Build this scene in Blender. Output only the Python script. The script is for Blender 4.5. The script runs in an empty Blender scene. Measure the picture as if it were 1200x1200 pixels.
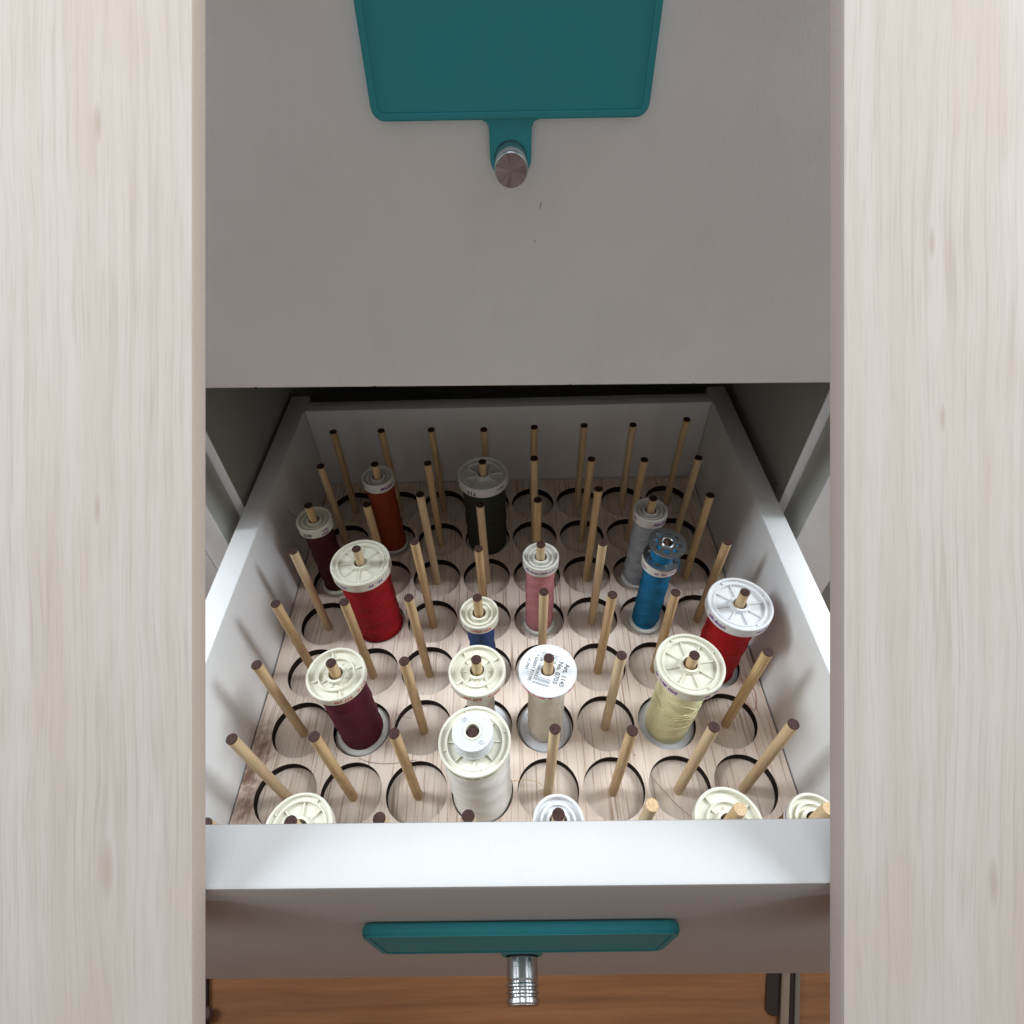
import bpy, bmesh, math, random
from mathutils import Vector, Matrix
random.seed(7)
scene = bpy.context.scene
col = scene.collection
PI = math.pi

# ------------------------------------------------------------------ camera
CAM = Vector((0.00297, -0.12790, 0.39762))
CR = Vector((0.99974, -0.01404, -0.01783)).normalized()
CW = Vector((-0.00319, 0.69094, -0.72291)).normalized()      # view direction
CU = CR.cross(CW).normalized()
CR = CW.cross(CU).normalized()
FPX = 681.03                                                  # focal length in px of a 1200 px picture
cd = bpy.data.cameras.new('camera')
cam = bpy.data.objects.new('camera', cd); col.objects.link(cam)
cd.sensor_width = 36.0; cd.lens = FPX / 1200.0 * 36.0
cd.clip_start = 0.005; cd.clip_end = 50
cam.matrix_world = Matrix(((CR.x, CU.x, -CW.x, CAM.x), (CR.y, CU.y, -CW.y, CAM.y), (CR.z, CU.z, -CW.z, CAM.z), (0, 0, 0, 1)))
scene.camera = cam

# ------------------------------------------------------------------ light
world = bpy.data.worlds.new('World'); scene.world = world; world.use_nodes = True
bg = world.node_tree.nodes['Background']
bg.inputs[0].default_value = (1.0, 0.972, 0.95, 1); bg.inputs[1].default_value = 0.305

def area(name, loc, target, sx, sy, power, colour):
    l = bpy.data.lights.new(name, 'AREA'); l.shape = 'RECTANGLE'; l.size = sx; l.size_y = sy
    l.energy = power; l.color = colour
    o = bpy.data.objects.new(name, l); col.objects.link(o); o.location = loc
    o.rotation_euler = (Vector(target) - Vector(loc)).to_track_quat('-Z', 'Y').to_euler()
    return o
# ceiling lamp left and an added one right, a little behind the plane of the drawer fronts, and an added fill lamp over the drawer
area('ceiling_lamp_left', (-1.85, 0.285, 1.68), (0.0, 0.06, 0.05), 0.75, 1.4, 69.0, (0.84, 0.93, 1.0))
area('added_lamp_right', (1.85, 0.285, 1.68), (0.0, 0.06, 0.05), 0.75, 1.4, 76.0, (0.84, 0.93, 1.0))
area('fill_lamp_middle', (0.0, 0.22, 2.0), (0.0, 0.05, 0.0), 0.7, 0.2, 8.5, (0.90, 0.96, 1.0))

scene.view_settings.view_transform = 'Standard'
scene.view_settings.look = 'None'
scene.view_settings.exposure = 0.0
scene.view_settings.gamma = 1.0
scene.view_settings.use_curve_mapping = False
scene.render.engine = 'CYCLES'

# ------------------------------------------------------------------ object helpers
def tag(o, label=None, cat=None, group=None, kind=None):
    if label: o['label'] = label
    if cat: o['category'] = cat
    if group: o['group'] = group
    if kind: o['kind'] = kind
    return o

def empty(name, loc, rot=(0, 0, 0)):
    o = bpy.data.objects.new(name, None); col.objects.link(o)
    o.empty_display_size = 0.01; o.location = loc; o.rotation_euler = rot
    return o

def link_mesh(name, me, parent=None, loc=(0, 0, 0), rot=(0, 0, 0)):
    o = bpy.data.objects.new(name, me); col.objects.link(o)
    o.location = loc; o.rotation_euler = rot
    if parent is not None: o.parent = parent
    return o

def build(name, bm, mats, parent=None, smooth=True, angle=35, loc=(0, 0, 0), rot=(0, 0, 0)):
    bmesh.ops.recalc_face_normals(bm, faces=bm.faces)
    if smooth:
        lim = math.radians(angle)
        for f in bm.faces: f.smooth = True
        for e in bm.edges:
            if len(e.link_faces) == 2 and e.calc_face_angle(0) > lim: e.smooth = False
    me = bpy.data.meshes.new(name); bm.to_mesh(me); bm.free()
    for m in (mats if isinstance(mats, (list, tuple)) else [mats]): me.materials.append(m)
    return link_mesh(name, me, parent, loc, rot)

def box(bm, x0, x1, y0, y1, z0, z1, bev=0.0, seg=2):
    ret = bmesh.ops.create_cube(bm, size=1.0)
    vs = ret['verts']
    for v in vs:
        v.co = Vector(((x0 + x1) / 2 + v.co.x * (x1 - x0), (y0 + y1) / 2 + v.co.y * (y1 - y0), (z0 + z1) / 2 + v.co.z * (z1 - z0)))
    if bev:
        es = list({e for v in vs for e in v.link_edges})
        bmesh.ops.bevel(bm, geom=es, offset=bev, segments=seg, profile=0.5, affect='EDGES')
    return vs

def lathe(bm, prof, seg=48, closed=True, jitter=None, mat=0):
    rings = []
    for k in range(seg):
        t = 2 * PI * k / seg; c, s = math.cos(t), math.sin(t)
        ring = []
        for i, (r, z) in enumerate(prof):
            rr, zz = (r, z) if jitter is None else jitter(r, z, t, i)
            ring.append(bm.verts.new((rr * c, rr * s, zz)))
        rings.append(ring)
    n = len(prof)
    for k in range(seg):
        a, b = rings[k], rings[(k + 1) % seg]
        for i in range(n if closed else n - 1):
            j = (i + 1) % n
            f = bm.faces.new((a[i], b[i], b[j], a[j])); f.material_index = mat
    if not closed:
        for end in (0, n - 1):
            if prof[end][0] > 1e-6:
                f = bm.faces.new([r[end] for r in rings]); f.material_index = mat

def tube(bm, pts, rad, seg=6, caps=True):
    pts = [Vector(p) for p in pts]; rings = []
    prev = None
    for i, p in enumerate(pts):
        t = (pts[min(i + 1, len(pts) - 1)] - pts[max(i - 1, 0)]).normalized()
        n = t.orthogonal().normalized() if prev is None else (prev - t * prev.dot(t)).normalized()
        prev = n; b = t.cross(n)
        rings.append([bm.verts.new(p + (n * math.cos(2 * PI * k / seg) + b * math.sin(2 * PI * k / seg)) * rad) for k in range(seg)])
    for i in range(len(rings) - 1):
        for k in range(seg):
            bm.faces.new((rings[i][k], rings[i][(k + 1) % seg], rings[i + 1][(k + 1) % seg], rings[i + 1][k]))
    if caps: bm.faces.new(rings[0]); bm.faces.new(rings[-1])

def spline(ctrl, n=12):
    P = [Vector(c) for c in ctrl]; P = [P[0] * 2 - P[1]] + P + [P[-1] * 2 - P[-2]]
    out = []
    for i in range(1, len(P) - 2):
        for k in range(n):
            t = k / n
            a, b, c, d = P[i - 1:i + 3]
            out.append(0.5 * ((2 * b) + (c - a) * t + (2 * a - 5 * b + 4 * c - d) * t * t + (3 * b - a - 3 * c + d) * t ** 3))
    out.append(P[-2]); return out

def plate_with_holes(bm, outer, holes, z0, z1):
    """flat plate between z0 and z1 from an outer loop and hole loops of (x, y)"""
    edges = []; loops = []
    for lp in [outer] + holes:
        vs = [bm.verts.new((x, y, z0)) for x, y in lp]; loops.append(vs)
        for i in range(len(vs)): edges.append(bm.edges.new((vs[i], vs[(i + 1) % len(vs)])))
    r = bmesh.ops.triangle_fill(bm, edges=edges, use_beauty=True)
    fs = [g for g in r['geom'] if isinstance(g, bmesh.types.BMFace)]
    ex = bmesh.ops.extrude_face_region(bm, geom=fs)
    for v in [g for g in ex['geom'] if isinstance(g, bmesh.types.BMVert)]: v.co.z = z1

def circle(cx, cy, r, n=24):
    return [(cx + r * math.cos(2 * PI * k / n), cy + r * math.sin(2 * PI * k / n)) for k in range(n)]

def text_mesh(body, size, spacing=1.0, shear=0.0, extrude=0.0):
    cu = bpy.data.curves.new('print', 'FONT'); cu.body = body; cu.size = size; cu.align_x = 'CENTER'; cu.align_y = 'CENTER'
    cu.space_character = spacing; cu.shear = shear; cu.resolution_u = 2; cu.extrude = extrude; cu.offset = size * 0.040
    o = bpy.data.objects.new('tmp_text', cu); col.objects.link(o)
    dg = bpy.context.evaluated_depsgraph_get(); dg.update()
    me = bpy.data.meshes.new_from_object(o.evaluated_get(dg))
    bpy.data.objects.remove(o); bpy.data.curves.remove(cu)
    me.materials.clear()
    return me

def rim_text(parent, body, size, rad, zc, ang, mat, flip=False, spacing=1.0, shear=0.0):
    """lettering bent round a cap; ang is where its middle stands, flip turns it upside down"""
    me = text_mesh(body, size, spacing, shear)
    s = -1 if flip else 1
    for v in me.vertices:
        t = ang + s * v.co.x / rad
        v.co = ((rad + 0.00005) * math.cos(t), (rad + 0.00005) * math.sin(t), zc + s * v.co.y)
    me.materials.append(mat); me.name = 'printed_text'
    return link_mesh('printed_text', me, parent)

# ------------------------------------------------------------------ material helpers
class NT:
    def __init__(s, name):
        s.m = bpy.data.materials.new(name); s.m.use_nodes = True
        s.t = s.m.node_tree; s.b = s.t.nodes['Principled BSDF']
    def n(s, kind, **kw):
        nd = s.t.nodes.new(kind)
        for k, v in kw.items():
            if k == 'ins':
                for a, b in v.items(): nd.inputs[a].default_value = b
            else: setattr(nd, k, v)
        return nd
    def l(s, a, b): s.t.links.new(a, b)
    def coords(s, scale=(1, 1, 1), loc=(0, 0, 0), out='Object', rnd=False):
        tc = s.n('ShaderNodeTexCoord'); mp = s.n('ShaderNodeMapping')
        mp.inputs['Scale'].default_value = scale; mp.inputs['Location'].default_value = loc
        src = tc.outputs[out]
        if rnd:
            oi = s.n('ShaderNodeObjectInfo'); ml = s.n('ShaderNodeMath', operation='MULTIPLY', ins={1: 37.0})
            s.l(oi.outputs['Random'], ml.inputs[0])
            ad = s.n('ShaderNodeVectorMath', operation='ADD'); s.l(src, ad.inputs[0]); s.l(ml.outputs[0], ad.inputs[1]); src = ad.outputs[0]
        s.l(src, mp.inputs[0]); return mp.outputs[0]
    def noise(s, vec, scale=1.0, detail=3.0, rough=0.55, dist=0.0):
        nd = s.n('ShaderNodeTexNoise', ins={'Scale': scale, 'Detail': detail, 'Roughness': rough, 'Distortion': dist})
        s.l(vec, nd.inputs['Vector']); return nd.outputs['Fac']
    def ramp(s, fac, stops):
        nd = s.n('ShaderNodeValToRGB'); e = nd.color_ramp.elements
        while len(e) < len(stops): e.new(0.5)
        for el, (p, c) in zip(e, stops): el.position = p; el.color = (c[0], c[1], c[2], 1) if not isinstance(c, (int, float)) else (c, c, c, 1)
        s.l(fac, nd.inputs[0]); return nd.outputs[0]
    def mix(s, fac, a, b, mode='MIX'):
        nd = s.n('ShaderNodeMix', data_type='RGBA', blend_type=mode)
        for sock, v in ((nd.inputs[0], fac), (nd.inputs[6], a), (nd.inputs[7], b)):
            if isinstance(v, (int, float)): sock.default_value = v
            elif isinstance(v, tuple): sock.default_value = (v[0], v[1], v[2], 1)
            else: s.l(v, sock)
        return nd.outputs[2]
    def math(s, op, a, b=None, clamp=False):
        nd = s.n('ShaderNodeMath', operation=op); nd.use_clamp = clamp
        for i, v in enumerate((a, b)):
            if v is None: continue
            if isinstance(v, (int, float)): nd.inputs[i].default_value = v
            else: s.l(v, nd.inputs[i])
        return nd.outputs[0]
    def bump(s, h, strength=0.3, dist=0.001):
        nd = s.n('ShaderNodeBump', ins={'Strength': strength, 'Distance': dist}); s.l(h, nd.inputs['Height'])
        s.l(nd.outputs[0], s.b.inputs['Normal'])
    def set(s, **kw):
        names = {'col': 'Base Color', 'rough': 'Roughness', 'metal': 'Metallic', 'spec': 'Specular IOR Level', 'coat': 'Coat Weight', 'crough': 'Coat Roughness',
                 'sss': 'Subsurface Weight', 'sscale': 'Subsurface Scale', 'sheen': 'Sheen Weight', 'aniso': 'Anisotropic', 'trans': 'Transmission Weight', 'ior': 'IOR'}
        for k, v in kw.items():
            i = s.b.inputs[names[k]]
            if isinstance(v, tuple): i.default_value = (v[0], v[1], v[2], 1)
            elif isinstance(v, (int, float)): i.default_value = v
            else: s.l(v, i)
        return s

def melamine(name, colour, grime=0.06):
    k = NT(name); v = k.coords((1, 1, 1))
    big = k.noise(v, 9.0, 4.0); fine = k.noise(v, 700.0, 2.0)
    dark = tuple(c * (1 - grime * 2) for c in colour)
    c1 = k.mix(k.ramp(big, [(0.35, 0.0), (0.7, 1.0)]), dark, colour)
    sm = k.noise(k.coords((1, 1, 0.6)), 38.0, 5.0, 0.65); c1 = k.mix(k.ramp(sm, [(0.5, 0.0), (0.72, 0.07)]), c1, (0.30, 0.27, 0.25))
    c2 = k.mix(k.math('MULTIPLY', fine, 0.14), c1, tuple(c * 0.72 for c in colour))
    spk = k.noise(v, 160.0, 1.0); c3 = k.mix(k.ramp(spk, [(0.80, 0.0), (0.83, 0.35)]), c2, (0.25, 0.22, 0.20))
    k.set(col=c3, rough=k.ramp(fine, [(0.3, 0.42), (0.7, 0.55)]), spec=0.35)
    k.bump(fine, 0.12, 0.0004)
    return k.m

def fine_wood(name, light, mid, dark, knots=(), along='y', shift=0.0):
    """pale veneer with short dark pores; grain runs along one local axis"""
    k = NT(name)
    sc = {'y': (1.0, 0.022, 1.0), 'z': (1.0, 1.0, 0.05), 'x': (0.05, 1.0, 1.0)}[along]
    v = k.coords(sc, (shift, shift * 0.7, 0))
    vw = k.coords((1, 1, 1), (shift, 0, 0))
    warp = k.noise(vw, 14.0, 2.0)
    add = k.n('ShaderNodeVectorMath', operation='ADD'); k.l(v, add.inputs[0])
    wv = k.math('MULTIPLY', k.math('SUBTRACT', warp, 0.5), 0.0022)
    cmb = k.n('ShaderNodeCombineXYZ'); k.l(wv, cmb.inputs[0]); k.l(cmb.outputs[0], add.inputs[1])
    pv = add.outputs[0]
    band = k.noise(pv, 120.0, 3.0); pores = k.noise(pv, 760.0, 2.0, 0.6)
    c = k.mix(k.ramp(band, [(0.32, 0.0), (0.68, 1.0)]), mid, light)
    c = k.mix(k.ramp(pores, [(0.54, 0.0), (0.68, 0.95)]), c, dark)
    big = k.noise(vw, 22.0, 2.0)
    c = k.mix(k.ramp(big, [(0.5, 0.0), (0.75, 0.35)]), c, mid)
    for (kx, ky, kr) in knots:
        tc = k.n('ShaderNodeTexCoord'); sub = k.n('ShaderNodeVectorMath', operation='SUBTRACT', ins={1: (kx, ky, 0.0)}); k.l(tc.outputs['Object'], sub.inputs[0])
        m2 = k.n('ShaderNodeVectorMath', operation='MULTIPLY', ins={1: (1.0, 0.6, 0.0)}); k.l(sub.outputs[0], m2.inputs[0])
        ln = k.n('ShaderNodeVectorMath', operation='LENGTH'); k.l(m2.outputs[0], ln.inputs[0])
        d = k.math('ADD', ln.outputs['Value'], k.math('MULTIPLY', k.math('SUBTRACT', k.noise(vw, 260.0, 3.0), 0.5), kr * 1.6))
        f = k.ramp(k.math('DIVIDE', d, kr), [(0.1, 0.85), (1.0, 0.0)])
        c = k.mix(f, c, (0.20, 0.10, 0.07))
    k.set(col=c, rough=0.6, spec=0.3)
    k.bump(pores, 0.18, 0.0004)
    return k.m

def plank_wood(name, seed, knots):
    """whitewashed softwood, grain along local y; knots (x, y) bend the grain"""
    k = NT(name)
    tc = k.n('ShaderNodeTexCoord'); P = tc.outputs['Object']
    sep = k.n('ShaderNodeSeparateXYZ'); k.l(P, sep.inputs[0])
    x, y = sep.outputs[0], sep.outputs[1]
    wob = k.noise(k.coords((1, 1, 1), (seed, seed, 0)), 5.0, 1.0)
    xx = k.math('ADD', x, k.math('MULTIPLY', k.math('SUBTRACT', wob, 0.5), 0.016))
    wob2 = k.noise(k.coords((1, 0.55, 1), (seed * 3, seed, 0)), 26.0, 2.0)
    xx = k.math('ADD', xx, k.math('MULTIPLY', k.math('SUBTRACT', wob2, 0.5), 0.0050))
    eye = None
    for (kx, ky, s) in knots:
        dx = k.math('DIVIDE', k.math('SUBTRACT', x, kx), 0.0045 * s); dy = k.math('DIVIDE', k.math('SUBTRACT', y, ky), 0.022 * s)
        d2 = k.math('ADD', k.math('MULTIPLY', dx, dx), k.math('MULTIPLY', dy, dy))
        g = k.math('POWER', 2.718, k.math('MULTIPLY', d2, -1.0))
        bend = k.math('MULTIPLY', k.math('MULTIPLY', dx, g), -0.0032 * s)
        xx = k.math('ADD', xx, bend)
        eye = g if eye is None else k.math('ADD', eye, g)
    cmb = k.n('ShaderNodeCombineXYZ'); k.l(xx, cmb.inputs[0]); k.l(k.math('MULTIPLY', y, 0.026), cmb.inputs[1]); cmb.inputs[2].default_value = seed
    g = cmb.outputs[0]
    broad = k.noise(g, 100.0, 2.0); mid = k.noise(g, 300.0, 3.0, 0.6); fine = k.noise(g, 1700.0, 2.0)
    blot = k.noise(k.coords((1, 0.45, 1), (seed * 2, 0, 0)), 26.0, 2.0)
    white, cream, pink, line = (0.565, 0.508, 0.455), (0.53, 0.458, 0.400), (0.515, 0.415, 0.355), (0.36, 0.275, 0.215)
    c = k.mix(k.ramp(broad, [(0.35, 0.0), (0.65, 1.0)]), white, cream)
    c = k.mix(k.ramp(blot, [(0.52, 0.0), (0.72, 0.55)]), c, pink)
    ph = k.math('ADD', k.math('MULTIPLY', xx, 2 * PI / 0.0052), k.math('MULTIPLY', k.noise(g, 120.0, 3.0), 26.0))
    ring = k.math('POWER', k.math('ADD', k.math('MULTIPLY', k.math('SINE', ph), 0.5), 0.5), 7.0)
    fade = k.ramp(k.noise(k.coords((1, 0.3, 1), (0, seed, 0)), 45.0, 2.0), [(0.38, 0.0), (0.72, 0.38)])
    c = k.mix(k.math('MULTIPLY', ring, fade), c, line)
    c = k.mix(k.ramp(mid, [(0.52, 0.0), (0.72, 0.16)]), c, line)
    c = k.mix(k.ramp(fine, [(0.50, 0.0), (0.72, 0.26)]), c, line)
    if eye is not None:
        c = k.mix(k.ramp(eye, [(0.72, 0.0), (1.0, 0.5)]), c, (0.36, 0.26, 0.20))
    k.set(col=c, rough=0.75, spec=0.12)
    k.bump(mid, 0.10, 0.0004)
    return k.m

def brown_floor(name):
    k = NT(name)
    v = k.coords((0.05, 1.0, 1.0)); vw = k.coords((0.5, 1, 1))
    warp = k.noise(vw, 6.0, 2.0)
    cmb = k.n('ShaderNodeCombineXYZ'); k.l(k.math('MULTIPLY', warp, 0.012), cmb.inputs[1])
    add = k.n('ShaderNodeVectorMath', operation='ADD'); k.l(v, add.inputs[0]); k.l(cmb.outputs[0], add.inputs[1])
    a = k.noise(add.outputs[0], 90.0, 3.0); b = k.noise(add.outputs[0], 420.0, 2.0)
    c = k.mix(k.ramp(a, [(0.3, 0.0), (0.7, 1.0)]), (0.105, 0.043, 0.018), (0.170, 0.072, 0.029))
    c = k.mix(k.ramp(b, [(0.52, 0.0), (0.72, 0.6)]), c, (0.12, 0.045, 0.02))
    k.set(col=c, rough=0.6, spec=0.06); k.bump(b, 0.1, 0.001)
    return k.m

def peg_wood():
    k = NT('beech_dowel')
    v = k.coords((1, 1, 0.06), rnd=True)
    a = k.noise(v, 600.0, 3.0); b = k.noise(k.coords((1, 1, 0.25), rnd=True), 220.0, 2.0)
    c = k.mix(k.ramp(a, [(0.35, 0.0), (0.7, 1.0)]), (0.66, 0.46, 0.25), (0.50, 0.31, 0.145))
    c = k.mix(k.ramp(b, [(0.6, 0.0), (0.75, 0.5)]), c, (0.33, 0.19, 0.09))
    oi = k.n('ShaderNodeObjectInfo')
    c = k.mix(k.ramp(oi.outputs['Random'], [(0.0, 0.0), (0.55, 0.15), (1.0, 0.7)]), c, (0.70, 0.55, 0.36))
    k.set(col=c, rough=0.55, spec=0.3); k.bump(a, 0.25, 0.0004)
    return k.m

def speckled(name, a, b, scale=900.0, rough=0.7):
    k = NT(name); n = k.noise(k.coords(rnd=True), scale, 3.0)
    k.set(col=k.mix(k.ramp(n, [(0.35, 0.0), (0.7, 1.0)]), a, b), rough=rough, spec=0.25); k.bump(n, 0.4, 0.0005)
    return k.m

def plastic(name, colour, sss=0.0):
    k = NT(name); v = k.coords(rnd=True)
    n = k.noise(v, 120.0, 3.0); f = k.noise(v, 1400.0, 2.0)
    c = k.mix(k.ramp(n, [(0.45, 0.0), (0.8, 0.5)]), colour, tuple(x * y for x, y in zip(colour, (0.90, 0.87, 0.80))))
    k.set(col=c, rough=k.ramp(n, [(0.3, 0.33), (0.7, 0.5)]), spec=0.45, sss=sss, sscale=0.002); k.bump(f, 0.05, 0.0003)
    return k.m

def thread(name, colour, gloss=0.5):
    """wound thread: fine crossing turns round local z"""
    k = NT('thread_' + name)
    tc = k.n('ShaderNodeTexCoord'); sep = k.n('ShaderNodeSeparateXYZ'); k.l(tc.outputs['Object'], sep.inputs[0])
    ang = k.math('ARCTAN2', sep.outputs[1], sep.outputs[0])
    nz = k.noise(k.coords((1, 1, 1), rnd=True), 120.0, 2.0)
    def turns(freq, lead, amp):
        ph = k.math('ADD', k.math('MULTIPLY', sep.outputs[2], freq), k.math('ADD', k.math('MULTIPLY', ang, lead), k.math('MULTIPLY', nz, amp)))
        return k.math('ADD', k.math('MULTIPLY', k.math('SINE', ph), 0.5), 0.5)
    t1 = turns(2 * PI / 0.00062, 3.0, 9.0); t2 = turns(2 * PI / 0.0034, 4.0, 7.0)
    t3 = turns(2 * PI / 0.0047, -5.0, 8.0)
    h = k.math('ADD', k.math('MULTIPLY', t1, 0.45), k.math('ADD', k.math('MULTIPLY', t2, 0.3), k.math('MULTIPLY', t3, 0.25)))
    fib = k.noise(k.coords((1, 1, 6.0), rnd=True), 900.0, 2.0)
    dark = tuple(c * (0.50 + 0.36 * min(1.0, sum(colour) / 1.8)) for c in colour)
    c = k.mix(k.math('MULTIPLY', h, 1.0), dark, colour)
    c = k.mix(k.ramp(fib, [(0.5, 0.0), (0.8, 0.3)]), c, tuple(min(1, c2 * 1.25 + 0.01) for c2 in colour))
    k.set(col=c, rough=0.6, spec=0.30 * gloss, sheen=0.0); k.bump(h, 0.65, 0.0005)
    return k.m

def plain(name, colour, rough=0.5, metal=0.0, spec=0.4, bump=0.0, scale=800.0):
    k = NT(name); n = k.noise(k.coords(), scale, 2.0)
    k.set(col=k.mix(k.math('MULTIPLY', n, 0.25), colour, tuple(c * 0.8 for c in colour)), rough=rough, metal=metal, spec=spec)
    if bump: k.bump(n, bump, 0.0004)
    return k.m

M = {}
M['white'] = melamine('white_melamine', (0.86, 0.85, 0.84))
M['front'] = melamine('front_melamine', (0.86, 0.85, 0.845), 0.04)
M['front_low'] = melamine('front_melamine_dimmed', (0.565, 0.553, 0.546), 0.04)  # same laminate as front, darkened to hold down its strongly lit top edge
M['greenish'] = melamine('shaded_grey_green_panel', (0.46, 0.46, 0.42))  # shade of the panels' side faces put into this grey-green
M['carcass'] = melamine('carcass_grey', (0.33, 0.33, 0.30))
M['board'] = fine_wood('pale_veneer_board', (0.82, 0.69, 0.59), (0.72, 0.575, 0.475), (0.40, 0.27, 0.20),
                       knots=((-0.171, 0.030, 0.011), (-0.170, -0.006, 0.013), (-0.174, 0.014, 0.008)))
M['under'] = fine_wood('pale_veneer_sheet', (0.80, 0.67, 0.57), (0.71, 0.565, 0.465), (0.42, 0.29, 0.21), shift=3.3)
M['burnt'] = plain('scorched_cut_edge', (0.022, 0.014, 0.011), 0.85, spec=0.1, bump=0.4)
M['peg'] = peg_wood()
M['tip_dark'] = speckled('stained_peg_end', (0.026, 0.011, 0.009), (0.080, 0.036, 0.028), 1100.0, 0.7)
M['tip_pale'] = speckled('bare_peg_end', (0.66, 0.48, 0.29), (0.48, 0.31, 0.16), 1100.0, 0.7)
M['ivory'] = plastic('ivory_plastic', (0.70, 0.675, 0.56))
M['bone'] = plastic('off_white_plastic', (0.70, 0.685, 0.63))
M['pure'] = plastic('white_plastic', (0.72, 0.72, 0.73))
M['clear'] = NT('frosted_bobbin_plastic').set(col=(0.92, 0.92, 0.93), rough=0.18, trans=0.45, ior=1.45, spec=0.5).m
M['ink_black'] = plain('black_print', (0.02, 0.02, 0.022), 0.6)
M['ink_purple'] = plain('purple_print', (0.17, 0.025, 0.26), 0.6)
M['ink_red'] = plain('red_print', (0.62, 0.05, 0.035), 0.6)
M['ink_green'] = plain('green_print', (0.20, 0.36, 0.07), 0.6)
M['ink_grey'] = plain('grey_print', (0.16, 0.16, 0.17), 0.6)
M['paper'] = plain('white_label_paper', (0.76, 0.77, 0.79), 0.55)
M['steel'] = NT('bobbin_steel').set(col=(0.52, 0.52, 0.52), rough=0.30, metal=1.0).m
M['teal'] = None

def teal_mat(name, colour, rough, coat):
    k = NT(name); n = k.noise(k.coords(), 1500.0, 2.0); b = k.noise(k.coords(), 40.0, 3.0)
    k.set(col=k.mix(k.math('MULTIPLY', b, 0.5), colour, tuple(c * 0.75 for c in colour)), rough=rough, spec=0.5, coat=coat, crough=0.25)
    k.bump(n, 0.15, 0.0003); return k.m
M['teal'] = teal_mat('teal_rubber', (0.026, 0.325, 0.370), 0.5, 0.0)
M['teal_face'] = teal_mat('teal_satin_face', (0.026, 0.330, 0.375), 0.6, 0.0)

def brushed(name):
    k = NT(name)
    tc = k.n('ShaderNodeTexCoord'); sep = k.n('ShaderNodeSeparateXYZ'); k.l(tc.outputs['Object'], sep.inputs[0])
    rad = k.math('SQRT', k.math('ADD', k.math('MULTIPLY', sep.outputs[0], sep.outputs[0]), k.math('MULTIPLY', sep.outputs[1], sep.outputs[1])))
    ring = k.math('ADD', k.math('MULTIPLY', k.math('SINE', k.math('MULTIPLY', rad, 2 * PI / 0.00022)), 0.5), 0.5)
    tg = k.n('ShaderNodeTangent', direction_type='RADIAL', axis='Z'); k.l(tg.outputs[0], k.b.inputs['Tangent'])
    ang = k.math('ARCTAN2', sep.outputs[1], sep.outputs[0])
    cs = k.n('ShaderNodeCombineXYZ'); k.l(k.math('COSINE', ang), cs.inputs[0]); k.l(k.math('SINE', ang), cs.inputs[1])
    glint_sect = k.noise(cs.outputs[0], 2.3, 3.0, 0.6)  # reflected light painted in as lighter and darker sectors round the face
    k.set(col=k.mix(k.ramp(glint_sect, [(0.35, 0.0), (0.65, 1.0)]), (0.27, 0.215, 0.215), (0.48, 0.41, 0.41)), rough=0.30, metal=1.0, aniso=0.85); k.bump(ring, 0.15, 0.0001)
    return k.m
M['brushed'] = brushed('turned_steel_face')
M['polish'] = NT('polished_steel').set(col=(0.56, 0.56, 0.56), rough=0.27, metal=1.0).m
M['strip_tan'] = plain('dull_tan_strip', (0.13, 0.085, 0.058), 0.7, spec=0.2)
M['strip_grey'] = plain('dull_grey_strip', (0.09, 0.068, 0.05), 0.7, spec=0.2)
M['floor'] = brown_floor('brown_floor_wood')
M['plank_l'] = plank_wood('whitewashed_plank_wood_a', 1.3, ((-0.1095, -0.0968, 0.75), (-0.1120, 0.0007, 0.4), (-0.1120, 0.105, 0.5)))
M['plank_r'] = plank_wood('whitewashed_plank_wood_b', 5.9, ((0.1134, 0.0726, 0.4), (0.1164, 0.0254, 0.35), (0.130, -0.10, 0.6)))
M['edge_l'] = plain('plank_sawn_edge', (0.40, 0.325, 0.265), 0.75, spec=0.1, bump=0.3)
M['edge_r'] = plain('plank_sawn_edge_dark', (0.30, 0.245, 0.22), 0.75, spec=0.1, bump=0.3)

# ------------------------------------------------------------------ setting: floor
bm = bmesh.new()
vs = [bm.verts.new(p) for p in ((-3, -3, -0.45), (3, -3, -0.45), (3, 3, -0.45), (-3, 3, -0.45))]; bm.faces.new(vs)
tag(build('floor', bm, M['floor'], smooth=False), kind='structure')

# ------------------------------------------------------------------ cabinet carcass
YF = 0.150                      # plane of the closed drawer fronts
YC = 0.1785                     # front edge of the carcass panels
cab = tag(empty('cabinet', (0, 0.4, -0.45)), 'white cabinet carcass with narrow end panels around the drawers', 'cabinet')
def cpart(name, x0, x1, y0, y1, z0, z1, mat, bev=0.0008):
    bm = bmesh.new(); box(bm, x0, x1, y0 - 0.4, y1 - 0.4, z0 + 0.45, z1 + 0.45, bev); return build(name, bm, mat, cab)
cpart('side_panel', -0.2145, -0.1985, YC, 0.62, -0.44, 0.462, M['carcass'])
cpart('side_panel', 0.2035, 0.2195, YC, 0.62, -0.44, 0.462, M['carcass'])
cpart('edge_strip', -0.2145, -0.1985, YC - 0.0012, YC - 0.0002, -0.44, 0.462, M['white'], 0.0003)
cpart('edge_strip', 0.2035, 0.2195, YC - 0.0012, YC - 0.0002, -0.44, 0.462, M['white'], 0.0003)
cpart('back_panel', -0.198, 0.203, 0.600, 0.606, -0.44, 0.462, M['carcass'])
cpart('base_panel', -0.198, 0.203, 0.20, 0.599, -0.44, -0.424, M['carcass'])
cpart('light_stop_panel', -0.198, 0.203, 0.182, 0.599, -0.052, -0.036, M['carcass'])  # unseen panel added to keep floor light out of the opening
cpart('top_panel', -0.42, 0.42, YF - 0.001, 0.62, 0.463, 0.487, M['white'])
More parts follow.
